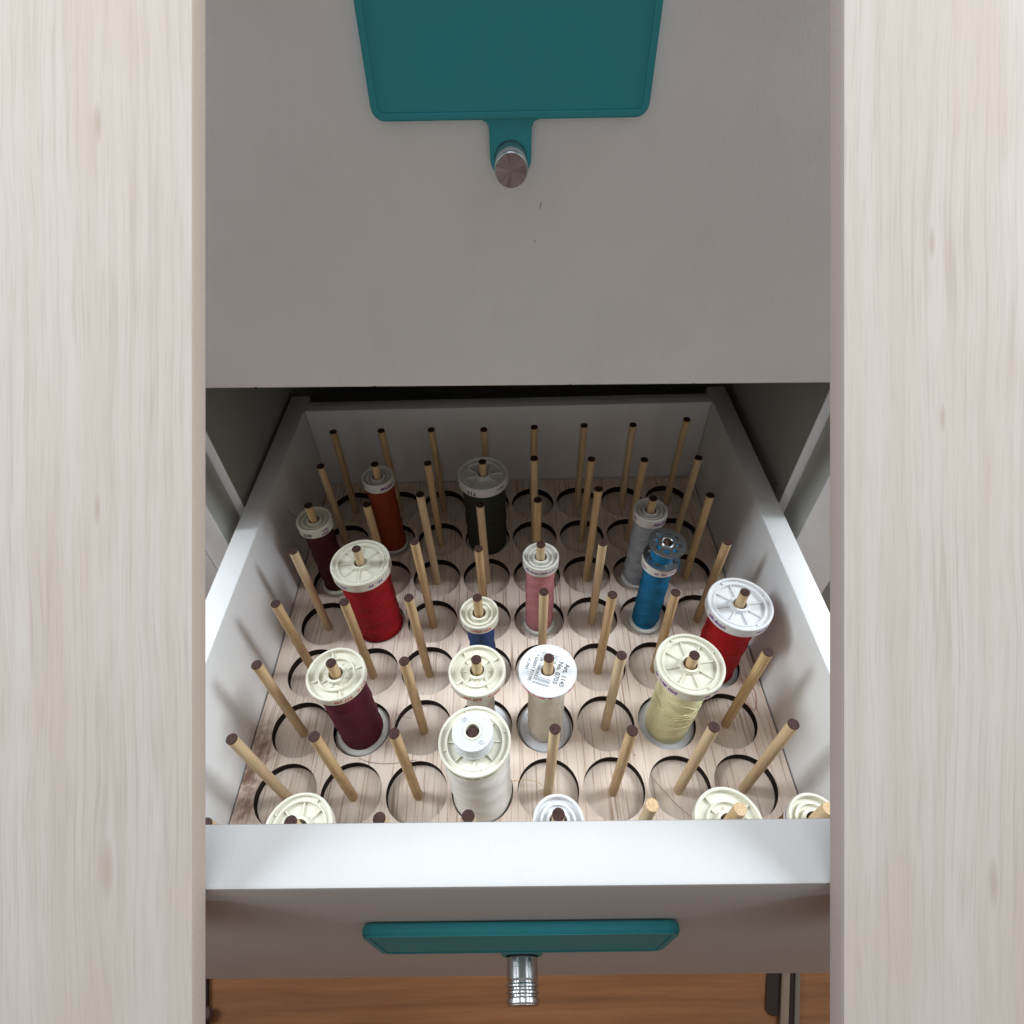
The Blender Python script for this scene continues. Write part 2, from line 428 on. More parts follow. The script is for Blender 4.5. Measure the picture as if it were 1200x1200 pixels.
cpart('end_panel', -0.2235, -0.2045, YF, YC - 0.0016, -0.44, 0.462, M['greenish'])
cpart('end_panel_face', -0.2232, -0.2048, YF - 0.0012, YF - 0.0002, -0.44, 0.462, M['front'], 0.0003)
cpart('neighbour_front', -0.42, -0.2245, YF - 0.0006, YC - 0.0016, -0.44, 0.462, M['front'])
cpart('end_panel', 0.2100, 0.2535, YF, YC - 0.0016, -0.44, 0.462, M['greenish'])
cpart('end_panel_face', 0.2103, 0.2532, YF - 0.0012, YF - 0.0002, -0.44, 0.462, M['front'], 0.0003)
cpart('neighbour_panel', 0.2545, 0.42, YF + 0.012, YC + 0.01, -0.44, 0.462, M['greenish'])
for sx, yy, zz in ((-0.1985, 0.1985, 0.0847), (0.2035, 0.1885, 0.0874)):
    bm = bmesh.new(); lathe(bm, [(0.0, 0.0), (0.0034, 0.0), (0.0034, 0.0008), (0.0018, 0.0018), (0.0, 0.002)], 20, closed=False)
    build('screw', bm, M['polish'], cab, loc=(sx, yy - 0.4, zz + 0.45), rot=(0, PI / 2 if sx < 0 else -PI / 2, 0))
# black runner bracket at the back of the opening
for x0, x1 in ((-0.150, -0.105), (0.135, 0.175)):
    cpart('runner_bracket', x0, x1, 0.33, 0.36, 0.13, 0.16, M['burnt'])

# ------------------------------------------------------------------ drawer knob
def knob(parent, loc, length=0.0195, r=0.0066):
    """steel cylinder along -y; built along local z"""
    L = length
    p = [(0.0, 0.0), (r * 0.80, 0.0), (r * 0.80, 0.0035), (r * 0.96, 0.0042), (r * 0.96, L * 0.58)]
    for g in (0.62, 0.73, 0.84):
        p += [(r * 0.90, L * g), (r * 0.90, L * g + 0.0006), (r, L * g + 0.0011), (r, L * (g + 0.11) - 0.0004)]
    p = p[:-1] + [(r, L - 0.0006), (r * 0.95, L)]
    bm = bmesh.new(); lathe(bm, p, 64, closed=False)
    o = build('knob', bm, M['polish'], parent, angle=25, loc=loc, rot=(PI / 2, 0, 0))
    bm = bmesh.new(); lathe(bm, [(0.0, L + 0.0001), (r * 0.30, L + 0.00012), (r * 0.94, L + 0.0001), (r * 0.94, L - 0.0004), (0.0, L - 0.0004)], 64, closed=False)
    build('knob_face', bm, M['brushed'], o)
    return o

# ------------------------------------------------------------------ upper drawer (closed)
up = tag(empty('drawer', (0.005, YF, 0.21)), 'closed upper drawer with plain light grey front above the thread drawer', 'drawer', 'cabinet drawers')
bm = bmesh.new(); box(bm, -0.2085, 0.2000, 0.0, 0.0175, 0.0, 0.25, 0.0009)
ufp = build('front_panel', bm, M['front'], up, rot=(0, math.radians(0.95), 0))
bm = bmesh.new(); box(bm, -0.20, 0.19, 0.0012, 0.0165, -0.0006, -0.00002)
build('edge_band', bm, M['ivory'], ufp)
random.seed(3)
for k in range(5):
    x = random.uniform(-0.15, 0.15); w = random.uniform(0.0003, 0.0012)
    bm = bmesh.new(); box(bm, x, x + w, -0.00012, 0.001, -0.0004, random.uniform(0.0001, 0.0004))
    build('edge_chip', bm, M['burnt'], ufp)
bm = bmesh.new(); tube(bm, [(0.0116, -0.00004, 0.0962), (0.0114, -0.00004, 0.0948), (0.0111, -0.00004, 0.0932)], 0.00011)
build('scuff_mark', bm, M['burnt'], ufp)
knob(up, (0.0, 0.0, 0.1143), 0.0200)

# ------------------------------------------------------------------ lower drawer (pulled out)
SX = 0.1785; ST = 0.0165; SZ = 0.095; FY0, FY1 = -0.0910, -0.0735; FZ0, FZ1 = -0.016, 0.205
low = tag(empty('drawer', (0, -0.08, -0.016)), 'pulled out lower drawer holding a pegged board full of thread spools', 'drawer', 'cabinet drawers')
def lpart(name, x0, x1, y0, y1, z0, z1, mat, bev=0.0008, rot=(0, 0, 0)):
    bm = bmesh.new(); box(bm, x0, x1, y0 + 0.08, y1 + 0.08, z0 + 0.016, z1 + 0.016, bev); return build(name, bm, mat, low, rot=rot)
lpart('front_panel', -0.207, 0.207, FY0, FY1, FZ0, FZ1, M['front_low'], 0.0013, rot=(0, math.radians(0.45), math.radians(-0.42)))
lpart('side_panel', -SX - ST, -SX, FY1 + 0.002, 0.312, -0.010, SZ, M['white'], 0.0012)
lpart('side_panel', SX, SX + ST, FY1 + 0.002, 0.312, -0.010, SZ, M['white'], 0.0012)
lpart('back_panel', -SX + 0.0002, SX - 0.0002, 0.2895, 0.3035, -0.010, SZ - 0.001, M['white'], 0.0010)
lpart('bottom_panel', -SX + 0.0004, SX - 0.0004, FY1 + 0.003, 0.2890, -0.0135, -0.0095, M['white'], 0.0)
knob(low, (0.0022, FY0 + 0.08, 0.0965 + 0.016), 0.0192)

# ------------------------------------------------------------------ teal label plates hanging on the knobs
def rrect(x0, x1, z0, z1, r, n=6):
    pts = []
    for cx, cz, a0 in ((x1 - r, z1 - r, 0), (x0 + r, z1 - r, PI / 2), (x0 + r, z0 + r, PI), (x1 - r, z0 + r, 1.5 * PI)):
        for k in range(n + 1):
            a = a0 + PI / 2 * k / n; pts.append((cx + r * math.cos(a), cz + r * math.sin(a)))
    return pts
def label_plate(loc, tilt, label):
    """origin at the knob; local x right, local y up, local z out of the drawer front"""
    root = tag(empty('label_plate', loc, (PI / 2, 0, tilt[1])), label, 'label plate', 'teal plates on the drawer knobs')
    W, H0, H1, R = 0.0552, 0.0136, 0.0568, 0.0050
    tw, tr = 0.0086, 0.0086
    out = []
    body = rrect(-W, W, H0, H1, R)
    # body loop starts at the right, runs over the top and left; open its bottom edge for the tab
    out += body
    tab = [(tw + 0.0030, H0), (tw + 0.0009, H0 - 0.0009), (tw, H0 - 0.003)]
    tail = [(tr * math.cos(a), tr * math.sin(a)) for a in [-PI * k / 16 for k in range(0, 17)]]
    bottom = [(-x, z) for x, z in tab] + [(x, z) for x, z in reversed(tail)] + list(reversed(tab))
    # order: body arcs are right-top, left-top, left-bottom, right-bottom (ccw): insert after left-bottom
    cut = 3 * 7
    loop = out[:cut] + bottom + out[cut:]
    c, s = math.cos(tilt[0]), math.sin(tilt[0])
    bm = bmesh.new(); plate_with_holes(bm, loop, [circle(0, 0, 0.0063, 32)], 0.0003, 0.0036)
    es = [e for e in bm.edges if len(e.link_faces) == 2 and e.calc_face_angle(0) > 1.0]
    bmesh.ops.bevel(bm, geom=es, offset=0.0005, segments=2, affect='EDGES')
    bmesh.ops.rotate(bm, verts=bm.verts, cent=(0, 0, 0), matrix=Matrix.Rotation(tilt[0], 3, 'Z'))
    build('plate', bm, M['teal'], root, angle=40)
    bm = bmesh.new(); plate_with_holes(bm, rrect(-W + 0.0004, W - 0.0004, H0 + 0.0004, H1 - 0.0004, R - 0.0004),
                                       [rrect(-W + 0.0030, W - 0.0030, H0 + 0.0030, H1 - 0.0030, R - 0.003)], 0.0034, 0.0042)
    es = [e for e in bm.edges if len(e.link_faces) == 2 and e.calc_face_angle(0) > 1.0]
    bmesh.ops.bevel(bm, geom=es, offset=0.00035, segments=2, affect='EDGES')
    bmesh.ops.rotate(bm, verts=bm.verts, cent=(0, 0, 0), matrix=Matrix.Rotation(tilt[0], 3, 'Z'))
    build('raised_rim', bm, M['teal'], root, angle=40)
    bm = bmesh.new(); plate_with_holes(bm, rrect(-W + 0.0031, W - 0.0031, H0 + 0.0031, H1 - 0.0031, R - 0.0031), [], 0.0032, 0.00385)
    bmesh.ops.rotate(bm, verts=bm.verts, cent=(0, 0, 0), matrix=Matrix.Rotation(tilt[0], 3, 'Z'))
    build('face', bm, M['teal_face'], root, angle=40)
    return root
label_plate((0.0050, YF, 0.3243), (math.radians(-0.35), 0), 'teal plate hanging from the knob of the closed upper drawer')
label_plate((0.0022, FY0 - 0.0002, 0.0985), (math.radians(0.2), math.radians(-0.42)), 'teal plate seen edge on below the bright drawer top edge')

# ------------------------------------------------------------------ peg board
PX, PY, TB = 0.042, 0.04277, 0.0068          # hole pitch across and along, thickness of the pierced sheet
HR = 0.0196
def spot(i, j): return ((j - 4.5) * PX, (7 - i) * PY)
BX, BY0, BY1 = SX - 0.0009, FY1 + 0.0015, 0.2885
pegb = tag(empty('peg_board', (0, 0, 0)), 'pale wooden board with round holes and upright pegs lying in the drawer', 'peg board')
bm = bmesh.new(); box(bm, -BX, BX, BY0, BY1, -0.0090, 0.0); build('base_sheet', bm, M['under'], pegb, smooth=False)
bm = bmesh.new()
N = 16
def cell_pts(hx, hy):
    pts = []
    for a, b in (((-hx, -hy), (hx, -hy)), ((hx, -hy), (hx, hy)), ((hx, hy), (-hx, hy)), ((-hx, hy), (-hx, -hy))):
        for k in range(N): t = k / N; pts.append((a[0] + (b[0] - a[0]) * t, a[1] + (b[1] - a[1]) * t))
    return pts
cp = cell_pts(PX / 2, PY / 2)
for i in range(1, 9):
    for j in range(1, 9):
        cx, cy = spot(i, j)
        o_ = []; c_ = []; b_ = []
        for (x, y) in cp:
            d = math.hypot(x, y)
            o_.append(bm.verts.new((cx + x, cy + y, TB)))
            c_.append(bm.verts.new((cx + x / d * HR, cy + y / d * HR, TB)))
            b_.append(bm.verts.new((cx + x / d * (HR - 0.0002), cy + y / d * (HR - 0.0002), 0.0002)))
        for k in range(4 * N):
            n = (k + 1) % (4 * N)
            bm.faces.new((o_[k], o_[n], c_[n], c_[k]))
            f = bm.faces.new((c_[k], c_[n], b_[n], b_[k])); f.material_index = 1
x0, x1 = -4 * PX, 4 * PX; y0, y1 = -1.5 * PY, 6.5 * PY
def quad(*p):
    bm.faces.new([bm.verts.new(q) for q in p])
for (a0, a1, c0, c1) in ((-BX, x0, BY0, BY1), (x1, BX, BY0, BY1), (x0, x1, BY0, y0), (x0, x1, y1, BY1)):
    quad((a0, c0, TB), (a1, c0, TB), (a1, c1, TB), (a0, c1, TB))
for a, b in (((-BX, BY0), (BX, BY0)), ((BX, BY0), (BX, BY1)), ((BX, BY1), (-BX, BY1)), ((-BX, BY1), (-BX, BY0))):
    f = bm.faces.new([bm.verts.new(q) for q in ((a[0], a[1], 0.0002), (b[0], b[1], 0.0002), (b[0], b[1], TB), (a[0], a[1], TB))]); f.material_index = 1
bmesh.ops.remove_doubles(bm, verts=bm.verts, dist=1e-6)
me = bpy.data.meshes.new('pierced_sheet'); bmesh.ops.recalc_face_normals(bm, faces=bm.faces); bm.to_mesh(me); bm.free()
me.materials.append(M['board']); me.materials.append(M['burnt']); link_mesh('pierced_sheet', me, pegb)

HT = {(4, 3): .1042, (3, 3): .1058, (3, 6): .1062, (1, 8): .1018, (3, 2): .0952, (3, 4): .0930, (4, 4): .0950, (2, 5): .1005, (5, 5): .1003,
      (8, 4): .1035, (8, 6): .1095, (8, 7): .1065, (8, 2): .1015, (8, 5): .1030, (8, 8): .1025, (7, 4): .0955, (4, 7): .0960, (8, 3): .1005, (8, 1): .0995}
PALE = {(8, 6), (8, 7), (8, 8)}
bm = bmesh.new(); lathe(bm, [(0.0, -0.0002), (0.00300, -0.0002), (0.00305, 0.0002), (0.00285, 0.00055), (0.0, 0.0006)], 20, closed=False)
tip_d = build('end_stain', bm, M['tip_dark']); tip_me = tip_d.data
bm = bmesh.new(); lathe(bm, [(0.0, -0.0002), (0.00300, -0.0002), (0.00305, 0.0002), (0.00285, 0.00045), (0.0, 0.0005)], 20, closed=False)
tip_p = build('end_stain', bm, M['tip_pale']); tip_pm = tip_p.data
bpy.data.objects.remove(tip_d); bpy.data.objects.remove(tip_p)
random.seed(11)
SPOOLED = {(2, 2), (2, 4), (3, 1), (3, 7), (4, 7), (4, 2), (4, 5), (5, 8), (5, 4), (6, 2), (6, 4), (6, 5), (6, 7), (7, 4), (8, 2), (8, 5), (8, 7), (8, 8)}
for i in range(1, 9):
    for j in range(1, 9):
        h = HT.get((i, j), 0.0968 + random.uniform(-0.0009, 0.0009))
        x, y = spot(i, j)
        bm = bmesh.new()
        lathe(bm, [(0.0, -0.0015), (0.0030, -0.0015), (0.0030, h * 0.5), (0.0030, h - 0.0003), (0.0, h - 0.0003)], 20, closed=False)
        t = 0.3 if (i, j) in SPOOLED else 1.0
        pg = build('peg', bm, M['peg'], pegb, loc=(x, y, 0), rot=(math.radians(random.uniform(-0.8, 0.8) * t), math.radians(random.uniform(-0.8, 0.8) * t), 0))
        tp = link_mesh('end_stain', tip_pm if (i, j) in PALE else tip_me, pg, (0, 0, h), (0, 0, random.uniform(0, 6)))
        if (i, j) in PALE: tp.name = 'bare_end'

# ------------------------------------------------------------------ spools
HOLE = 0.0043
def cap_profile(kind, r, h):
    """closed outline of a top flange, z measured down from its upper rim at 0"""
    if kind == 'wheel':
        return [(HOLE, -0.0005), (0.0056, -0.0005), (0.0066, -0.0034), (r * 0.74, -0.0034), (r * 0.76, -0.0012), (r * 0.80, -0.0012), (r * 0.82, -0.0019), (r * 0.90, -0.0019),
                (r * 0.915, -0.0003), (r * 0.94, 0.0), (r * 0.98, 0.0), (r, -0.0005), (r, -h + 0.0005), (r * 0.98, -h), (HOLE, -h)]
    if kind == 'rings':
        return [(HOLE, -0.0008), (0.0057, -0.0008), (0.0060, -0.0040), (r * 0.60, -0.0034), (r * 0.62, -0.0016), (r * 0.71, -0.0016), (r * 0.73, -0.0032), (r * 0.86, -0.0032),
                (r * 0.88, -0.0003), (r * 0.91, 0.0), (r * 0.97, 0.0), (r, -0.0005), (r, -h + 0.0005), (r * 0.97, -h), (HOLE, -h)]
    if kind == 'tabs':
        return [(HOLE, 0.0), (0.0058, 0.0), (0.0062, -0.0029), (r * 0.56, -0.0029), (r * 0.575, -0.0009), (r * 0.62, -0.0009), (r * 0.635, -0.0028), (r * 0.88, -0.0028),
                (r * 0.90, -0.0003), (r * 0.92, 0.0), (r * 0.98, 0.0), (r, -0.0005), (r, -h + 0.0006), (r * 0.98, -h), (HOLE, -h)]
    return [(HOLE, 0.0), (r * 0.98, 0.0), (r, -0.0004), (r, -h * 0.55), (r * 0.90, -h), (HOLE, -h)]          # flat, label stuck on

def thread_spool(i, j, kind, r, zt, tr, caph, base_r, base_h, tmat, cmat, label, prints=(), spin=0.0, bmat=None, lean=(0.0, 0.0), bulge=0.0, inset=0.0003):
    x, y = spot(i, j)
    root = tag(empty('thread_spool', (x, y, 0.0003), (lean[0], lean[1], 0)), label, 'thread spool', 'thread spools on the pegs')
    zt -= 0.0003
    bm = bmesh.new(); lathe(bm, cap_profile(kind, r, caph), 72)
    def rib(a, r0, r1, z0, z1, w):
        vs = box(bm, r0, r1, -w / 2, w / 2, z0, z1)
        bmesh.ops.rotate(bm, verts=vs, cent=(0, 0, 0), matrix=Matrix.Rotation(a, 3, 'Z'))
    if kind == 'wheel':
        for k in range(8): rib(spin + k * PI / 4, 0.0060, r * 0.75, -0.0036, -0.0022, 0.0007)
        for k in range(4): rib(spin + 0.3 + k * PI / 2, r * 0.81, r * 0.91, -0.0021, -0.0010, 0.0006)
    if kind == 'tabs':
        for k in range(4): rib(spin + k * PI / 2, r * 0.63, r * 0.905, -0.0030, -0.0014, 0.0008)
        for k in range(8): rib(spin + 0.2 + k * PI / 4, 0.0061, 0.0061 + (r * 0.57 - 0.0061) * (0.55 if k % 2 else 1), -0.0031, -0.0019, 0.0007)
    cap = build('top_flange', bm, cmat, root, angle=30, loc=(0, 0, zt))
    z0, z1 = base_h, zt - caph
    rnd = random.Random(int(x * 1e5) + int(y * 1e4))
    ph = [rnd.uniform(0, 6.28) for _ in range(6)]
    prof = [(HOLE, z0 + inset), (tr, z0 + inset)]
    nz = 44
    for q in range(1, nz): prof.append((tr, z0 + inset + (z1 - z0 - 2 * inset) * q / nz))
    prof += [(tr, z1 - inset), (HOLE, z1 - inset)]
    def jit(rr, z, t, idx):
        if rr <= HOLE + 1e-6: return rr, z
        u = (z - z0) / (z1 - z0)
        w = 0.00028 * math.sin(u * 23 + 2 * t + ph[0]) + 0.00018 * math.sin(u * 41 - 3 * t + ph[1]) + 0.00009 * math.sin(u * 71 + t + ph[2])
        return rr + w + bulge * math.sin(PI * max(0, min(1, u))), z
    bm = bmesh.new(); lathe(bm, prof, 48, jitter=jit)
    th = build('wound_thread', bm, tmat, root, angle=50)
    bm = bmesh.new()
    lathe(bm, [(HOLE, 0.0), (base_r * 0.97, 0.0), (base_r, 0.0004), (base_r, base_h - 0.0008), (base_r * 0.975, base_h - 0.0003), (base_r * 0.93, base_h), (HOLE, base_h)], 72)
    build('base_flange', bm, bmat or cmat, root, angle=30)
    for (body, size, ang, ink, flip, zoff, sp, sh) in prints:
        rim_text(cap, body, size, r, -caph * 0.52 + zoff, math.radians(ang), ink, flip, sp, sh)
    return root, cap, th

T = {n: thread(n, c) for n, c in {
    'rust': (0.34, 0.060, 0.022), 'dark_green': (0.050, 0.058, 0.042), 'oxblood': (0.085, 0.012, 0.016), 'grey': (0.42, 0.44, 0.47), 'blue': (0.012, 0.20, 0.42),
    'crimson': (0.42, 0.008, 0.016), 'pink': (0.66, 0.27, 0.28), 'scarlet': (0.50, 0.010, 0.016), 'navy': (0.045, 0.085, 0.25), 'burgundy': (0.125, 0.010, 0.032),
    'beige': (0.76, 0.70, 0.60), 'sand': (0.80, 0.73, 0.61), 'yellow': (0.92, 0.87, 0.53), 'cream': (0.90, 0.86, 0.79), 'white': (0.82, 0.82, 0.84), 'brown': (0.30, 0.12, 0.07)}.items()}
K, V, Rd = M['ink_black'], M['ink_purple'], M['ink_red']
S_R = 0.0126
thread_spool(2, 2, 'rings', S_R, .0855, .0110, .0085, .0126, .0042, T['rust'], M['bone'], 'slim spool of rust orange thread near the drawer back',
             [('Mettler', .0040, -48, V, False, 0, 1.0, 0.4), ('No.', .0030, -150, V, True, 0, 1.0, 0)])
thread_spool(2, 4, 'wheel', .0200, .0860, .0172, .0088, .0188, .0042, T['dark_green'], M['bone'], 'thick spool of blackish green thread with cap marked 715',
             [('715', .0050, -116, K, True, -.0006, 1.1, 0), ('100 m', .0030, -45, K, True, .0008, 1.0, 0)], 0.2)
thread_spool(3, 1, 'rings', .0130, .0825, .0106, .0085, .0126, .0042, T['oxblood'], M['ivory'], 'slim spool of dark oxblood thread with cap marked 602 by the left side',
             [('602', .0046, -104, K, True, -.0006, 1.0, 0), ('SILK-', .0028, -42, V, True, .0012, 0.9, 0), ('FINISH', .0024, -44, V, True, -.0018, 0.9, 0)])
thread_spool(3, 7, 'rings', S_R, .0845, .0110, .0085, .0126, .0042, T['grey'], M['bone'], 'slim spool of grey thread behind the steel bobbin',
             [('Mettler', .0040, -62, V, False, 0, 1.0, 0.4), ('50', .0032, -158, V, True, 0, 1.0, 0)])
thread_spool(4, 7, 'rings', S_R, .0805, .0100, .0075, .0128, .0034, T['blue'], M['bone'], 'slim spool of bright blue thread under a steel bobbin',
             [('Nr. 30', .0030, -100, V, True, 0, 1.0, 0), ('Mettler', .0028, -48, V, True, 0, 1.0, 0), ('No.', .0030, -160, V, True, 0, 1.0, 0)])
thread_spool(4, 2, 'wheel', .0206, .0830, .0175, .0085, .0190, .0038, T['crimson'], M['ivory'], 'thick spool of deep red thread with ivory cap left of centre',
             [('500 m', .0036, -122, V, True, -.0003, 1.0, 0), ('Nr. 30', .0036, -52, V, True, 0, 1.1, 0), ('Art.', .0030, -152, V, True, 0, 1.0, 0)], 0.05)
thread_spool(4, 5, 'rings', S_R, .0850, .0105, .0085, .0124, .0042, T['pink'], M['bone'], 'slim spool of dusty pink thread in the middle of the drawer',
             [('silk-finish', .0029, -124, V, False, 0, 1.0, 0.2), ('100% cotton', .0026, -66, V, False, .0002, 1.0, 0)])
thread_spool(5, 8, 'wheel', .0206, .0850, .0152, .0080, .0192, .0036, T['scarlet'], M['pure'], 'thick spool of bright red thread with white cap against the right side',
             [('silk-finish', .0038, -148, V, False, 0, 1.0, 0.2), ('Mettler', .0030, -62, V, False, 0, 1.0, 0.2)], 0.1)
thread_spool(5, 4, 'rings', S_R, .0815, .0087, .0070, .0124, .0034, T['navy'], M['ivory'], 'slim spool of navy blue thread with ivory cap, half hidden at centre',
             [('Cotton cable', .0026, -84, Rd, False, 0, 1.0, 0.1), ('No. 12', .0026, -146, V, False, 0, 1.0, 0)])
thread_spool(6, 2, 'tabs', .0175, .0840, .0142, .0065, .0178, .0040, T['burgundy'], M['ivory'], 'thick spool of burgundy thread with red print on its cap',
             [('347 yds', .0033, -66, Rd, True, -.0002, 1.05, 0), ('317 m', .0033, -24, Rd, True, -.0002, 1.0, 0), ('Art. 110', .0028, -133, Rd, True, -.0004, 1.0, 0)], 0.35, bmat=M['bone'])
thread_spool(6, 4, 'tabs', .0170, .0845, .0086, .0065, .0178, .0040, T['beige'], M['ivory'], 'ivory capped spool of pale beige thread directly behind the white cone',
             [('347 yds', .0034, -98, Rd, True, -.0004, 1.05, 0), ('317 m', .0034, -52, Rd, True, -.0002, 1.0, 0)], 0.6, bmat=M['pure'])
_, lcap, _ = thread_spool(6, 5, 'flat', .0174, .0825, .0115, .0050, .0178, .0030, T['sand'], M['pure'], 'sand coloured thread spool topped by a white barcode label',
             [('metallic thread', .0026, -128, Rd, False, .0009, 1.0, 0.2), ('Nr. 40', .0026, -96, Rd, False, .0009, 1.0, 0.2), ('Mettler', .0026, -38, Rd, False, .0009, 1.0, 0.2)], bmat=M['pure'])
_, ycap, yth = thread_spool(6, 7, 'wheel', .0202, .0870, .0142, .0080, .0192, .0026, T['yellow'], M['ivory'], 'pale yellow thread spool with loosened strands on a wide white base',
             [('500 m', .0040, -136, V, True, 0, 1.0, 0), ('Art. 40', .0036, -158, V, True, 0, 1.0, 0), ('No. 30', .0036, -62, V, True, 0, 1.0, 0)], 0.15, bmat=M['pure'])
thread_spool(7, 4, 'wheel', .0196, .0865, .0184, .0048, .0190, .0022, T['cream'], M['ivory'], 'full thick spool of cream thread with a small white bobbin on top',
             [('Mettler', .0026, -122, M['ink_green'], False, 0, 1.0, 0.1), ('No. 60', .0026, -92, M['ink_green'], False, 0, 1.0, 0), ('cotton', .0026, -64, M['ink_green'], False, 0, 1.0, 0)], 0.0)
thread_spool(8, 2, 'wheel', .0166, .0905, .0140, .0070, .0178, .0036, T['cream'], M['ivory'], 'ivory spool cap peeking over the drawer front at left', [], 0.8)
thread_spool(8, 5, 'rings', .0122, .0945, .0105, .0080, .0124, .0036, T['white'], M['pure'], 'small white spool cap peeking over the drawer front at centre', [])
thread_spool(8, 7, 'tabs', .0168, .0855, .0140, .0070, .0178, .0036, T['beige'], M['ivory'], 'ivory spool cap with pale peg peeking over the drawer front', [], 0.6)
thread_spool(8, 8, 'rings', .0128, .0865, .0112, .0085, .0124, .0036, T['brown'], M['ivory'], 'small ivory capped spool of brown thread in the front right corner', [('Cotton', .0030, 160, V, False, 0, 1, 0)])

# barcode label stuck on the sand coloured spool
bm = bmesh.new(); lathe(bm, [(HOLE, 0.00002), (0.0166, 0.00002), (0.0168, 0.00012), (HOLE, 0.00012)], 64)
lab = build('paper_label', bm, M['paper'], lcap)
LA = math.radians(-110)
def on_label(body, size, u, v, mat):
    me = text_mesh(body, size); me.materials.append(mat); me.name = 'printed_text'
    ca, sa = math.cos(LA), math.sin(LA)
    return link_mesh('printed_text', me, lab, (u * ca - v * sa, u * sa + v * ca, 0.00017), (0, 0, LA))
on_label('Art. 1145', 0.0040, 0.0005, 0.0102, M['ink_grey'])
on_label('No. 0703', 0.0040, 0.0000, 0.0062, M['ink_grey'])
on_label('7 630031 711795', 0.0026, 0.0012, -0.0086, M['ink_grey'])
on_label('A. 2961', 0.0024, 0.0000, -0.0124, M['ink_grey'])
rb = random.Random(5); u = -0.0105
bm = bmesh.new()
while u < 0.0105:
    w = rb.choice((0.00022, 0.00022, 0.00045, 0.0007))
    segs = ((-0.0066, 0.0036),) if abs(u) > 0.0052 else (((-0.0062, -0.0046),))
    for v0, v1 in segs: box(bm, u, u + w, v0, v1, 0.00013, 0.00017)
    u += w + rb.choice((0.00025, 0.0004, 0.0006))
build('barcode', bm, M['ink_grey'], lab, smooth=False, rot=(0, 0, LA))

# loosened strands on the yellow spool
rs = random.Random(9)
for k in range(9):
    za, zb = rs.uniform(.028, .070), rs.uniform(.024, .068); a0 = rs.uniform(-3.2, -1.4); span = rs.uniform(1.6, 3.4)
    ctrl = [((.0142 + .0004 + rs.uniform(0, .0005)) * math.cos(a0 + span * q / 9), (.0146 + rs.uniform(0, .0005)) * math.sin(a0 + span * q / 9),
             za + (zb - za) * q / 9 + rs.uniform(-.0016, .0016)) for q in range(10)]
    bm = bmesh.new(); tube(bm, spline(ctrl, 6), 0.00023, 5)
    build('loose_strand', bm, T['yellow'], yth)
bm = bmesh.new(); tube(bm, spline([(-.0140, -.004, .060), (-.0185, -.004, .050), (-.0205, -.006, .0345), (-.0165, -.0075, .034), (-.0138, -.006, .036)], 8), 0.00014, 5)
build('loose_strand', bm, T['yellow'], yth)

# ------------------------------------------------------------------ bobbins lying on top of spools
x, y = spot(4, 7)
sb = tag(empty('bobbin', (x + .0003, y - .0002, .0812), (math.radians(2.0), math.radians(4.5), 0)), 'pierced steel bobbin of blue thread stacked on the blue spool', 'bobbin', 'bobbins on top of spools')
def pierced_disc(name, z, ang):
    bm = bmesh.new(); plate_with_holes(bm, circle(0, 0, .0130, 64), [circle(0, 0, .0035, 32)] + [circle(.0082 * math.cos(ang + k * PI / 4), .0082 * math.sin(ang + k * PI / 4), .00185, 20) for k in range(8)], z, z + .0007)
    build(name, bm, M['steel'], sb, angle=30)
pierced_disc('disc', 0.0, 0.25); pierced_disc('disc', .0150, 0.55)
bm = bmesh.new(); lathe(bm, [(.0034, -.0001), (.0042, -.0001), (.0042, .0164), (.0038, .0167), (.0034, .0164)], 40); build('hub', bm, M['steel'], sb)
bm = bmesh.new(); lathe(bm, [(.0043, .0008)] + [(.0078 + .00012 * math.sin(q * 2.1), .0008 + .0140 * q / 14) for q in range(15)] + [(.0043, .0148)], 40); build('wound_thread', bm, T['blue'], sb)
bm = bmesh.new(); tube(bm, spline([(.0080, -.004, .004), (.0108, -.005, .0015), (.0128, -.0055, -.004), (.0131, -.0060, -.0105)], 8), 0.00028, 6); build('thread_tail', bm, T['blue'], sb)

x, y = spot(7, 4)
wb = tag(empty('bobbin', (x - .0004, y + .0004, .0866), (0, 0, 0)), 'white plastic bobbin of white thread stacked on the cream spool', 'bobbin', 'bobbins on top of spools')
for z in (0.0, .0098):
    bm = bmesh.new(); lathe(bm, [(.0040, z), (.0108, z), (.0110, z + .0003), (.0108, z + .0010), (.0040, z + .0010)], 56); build('disc', bm, M['clear'], wb)
bm = bmesh.new(); lathe(bm, [(.0037, .0), (.0050, .0), (.0050, .0110), (.0046, .0114), (.0037, .0110)], 40); build('hub', bm, M['ivory'], wb)
bm = bmesh.new(); lathe(bm, [(.0051, .0011), (.0103, .0011), (.0105, .005), (.0103, .0096), (.0051, .0096)], 48); build('wound_thread', bm, T['white'], wb)
for a in (2.2, -0.9):
    bm = bmesh.new(); lathe(bm, [(.0007, .0), (.0011, .0), (.0011, .0005), (.0007, .0005)], 16)
    build('eyelet', bm, M['clear'], wb, loc=(.0078 * math.cos(a), .0078 * math.sin(a), .0108))

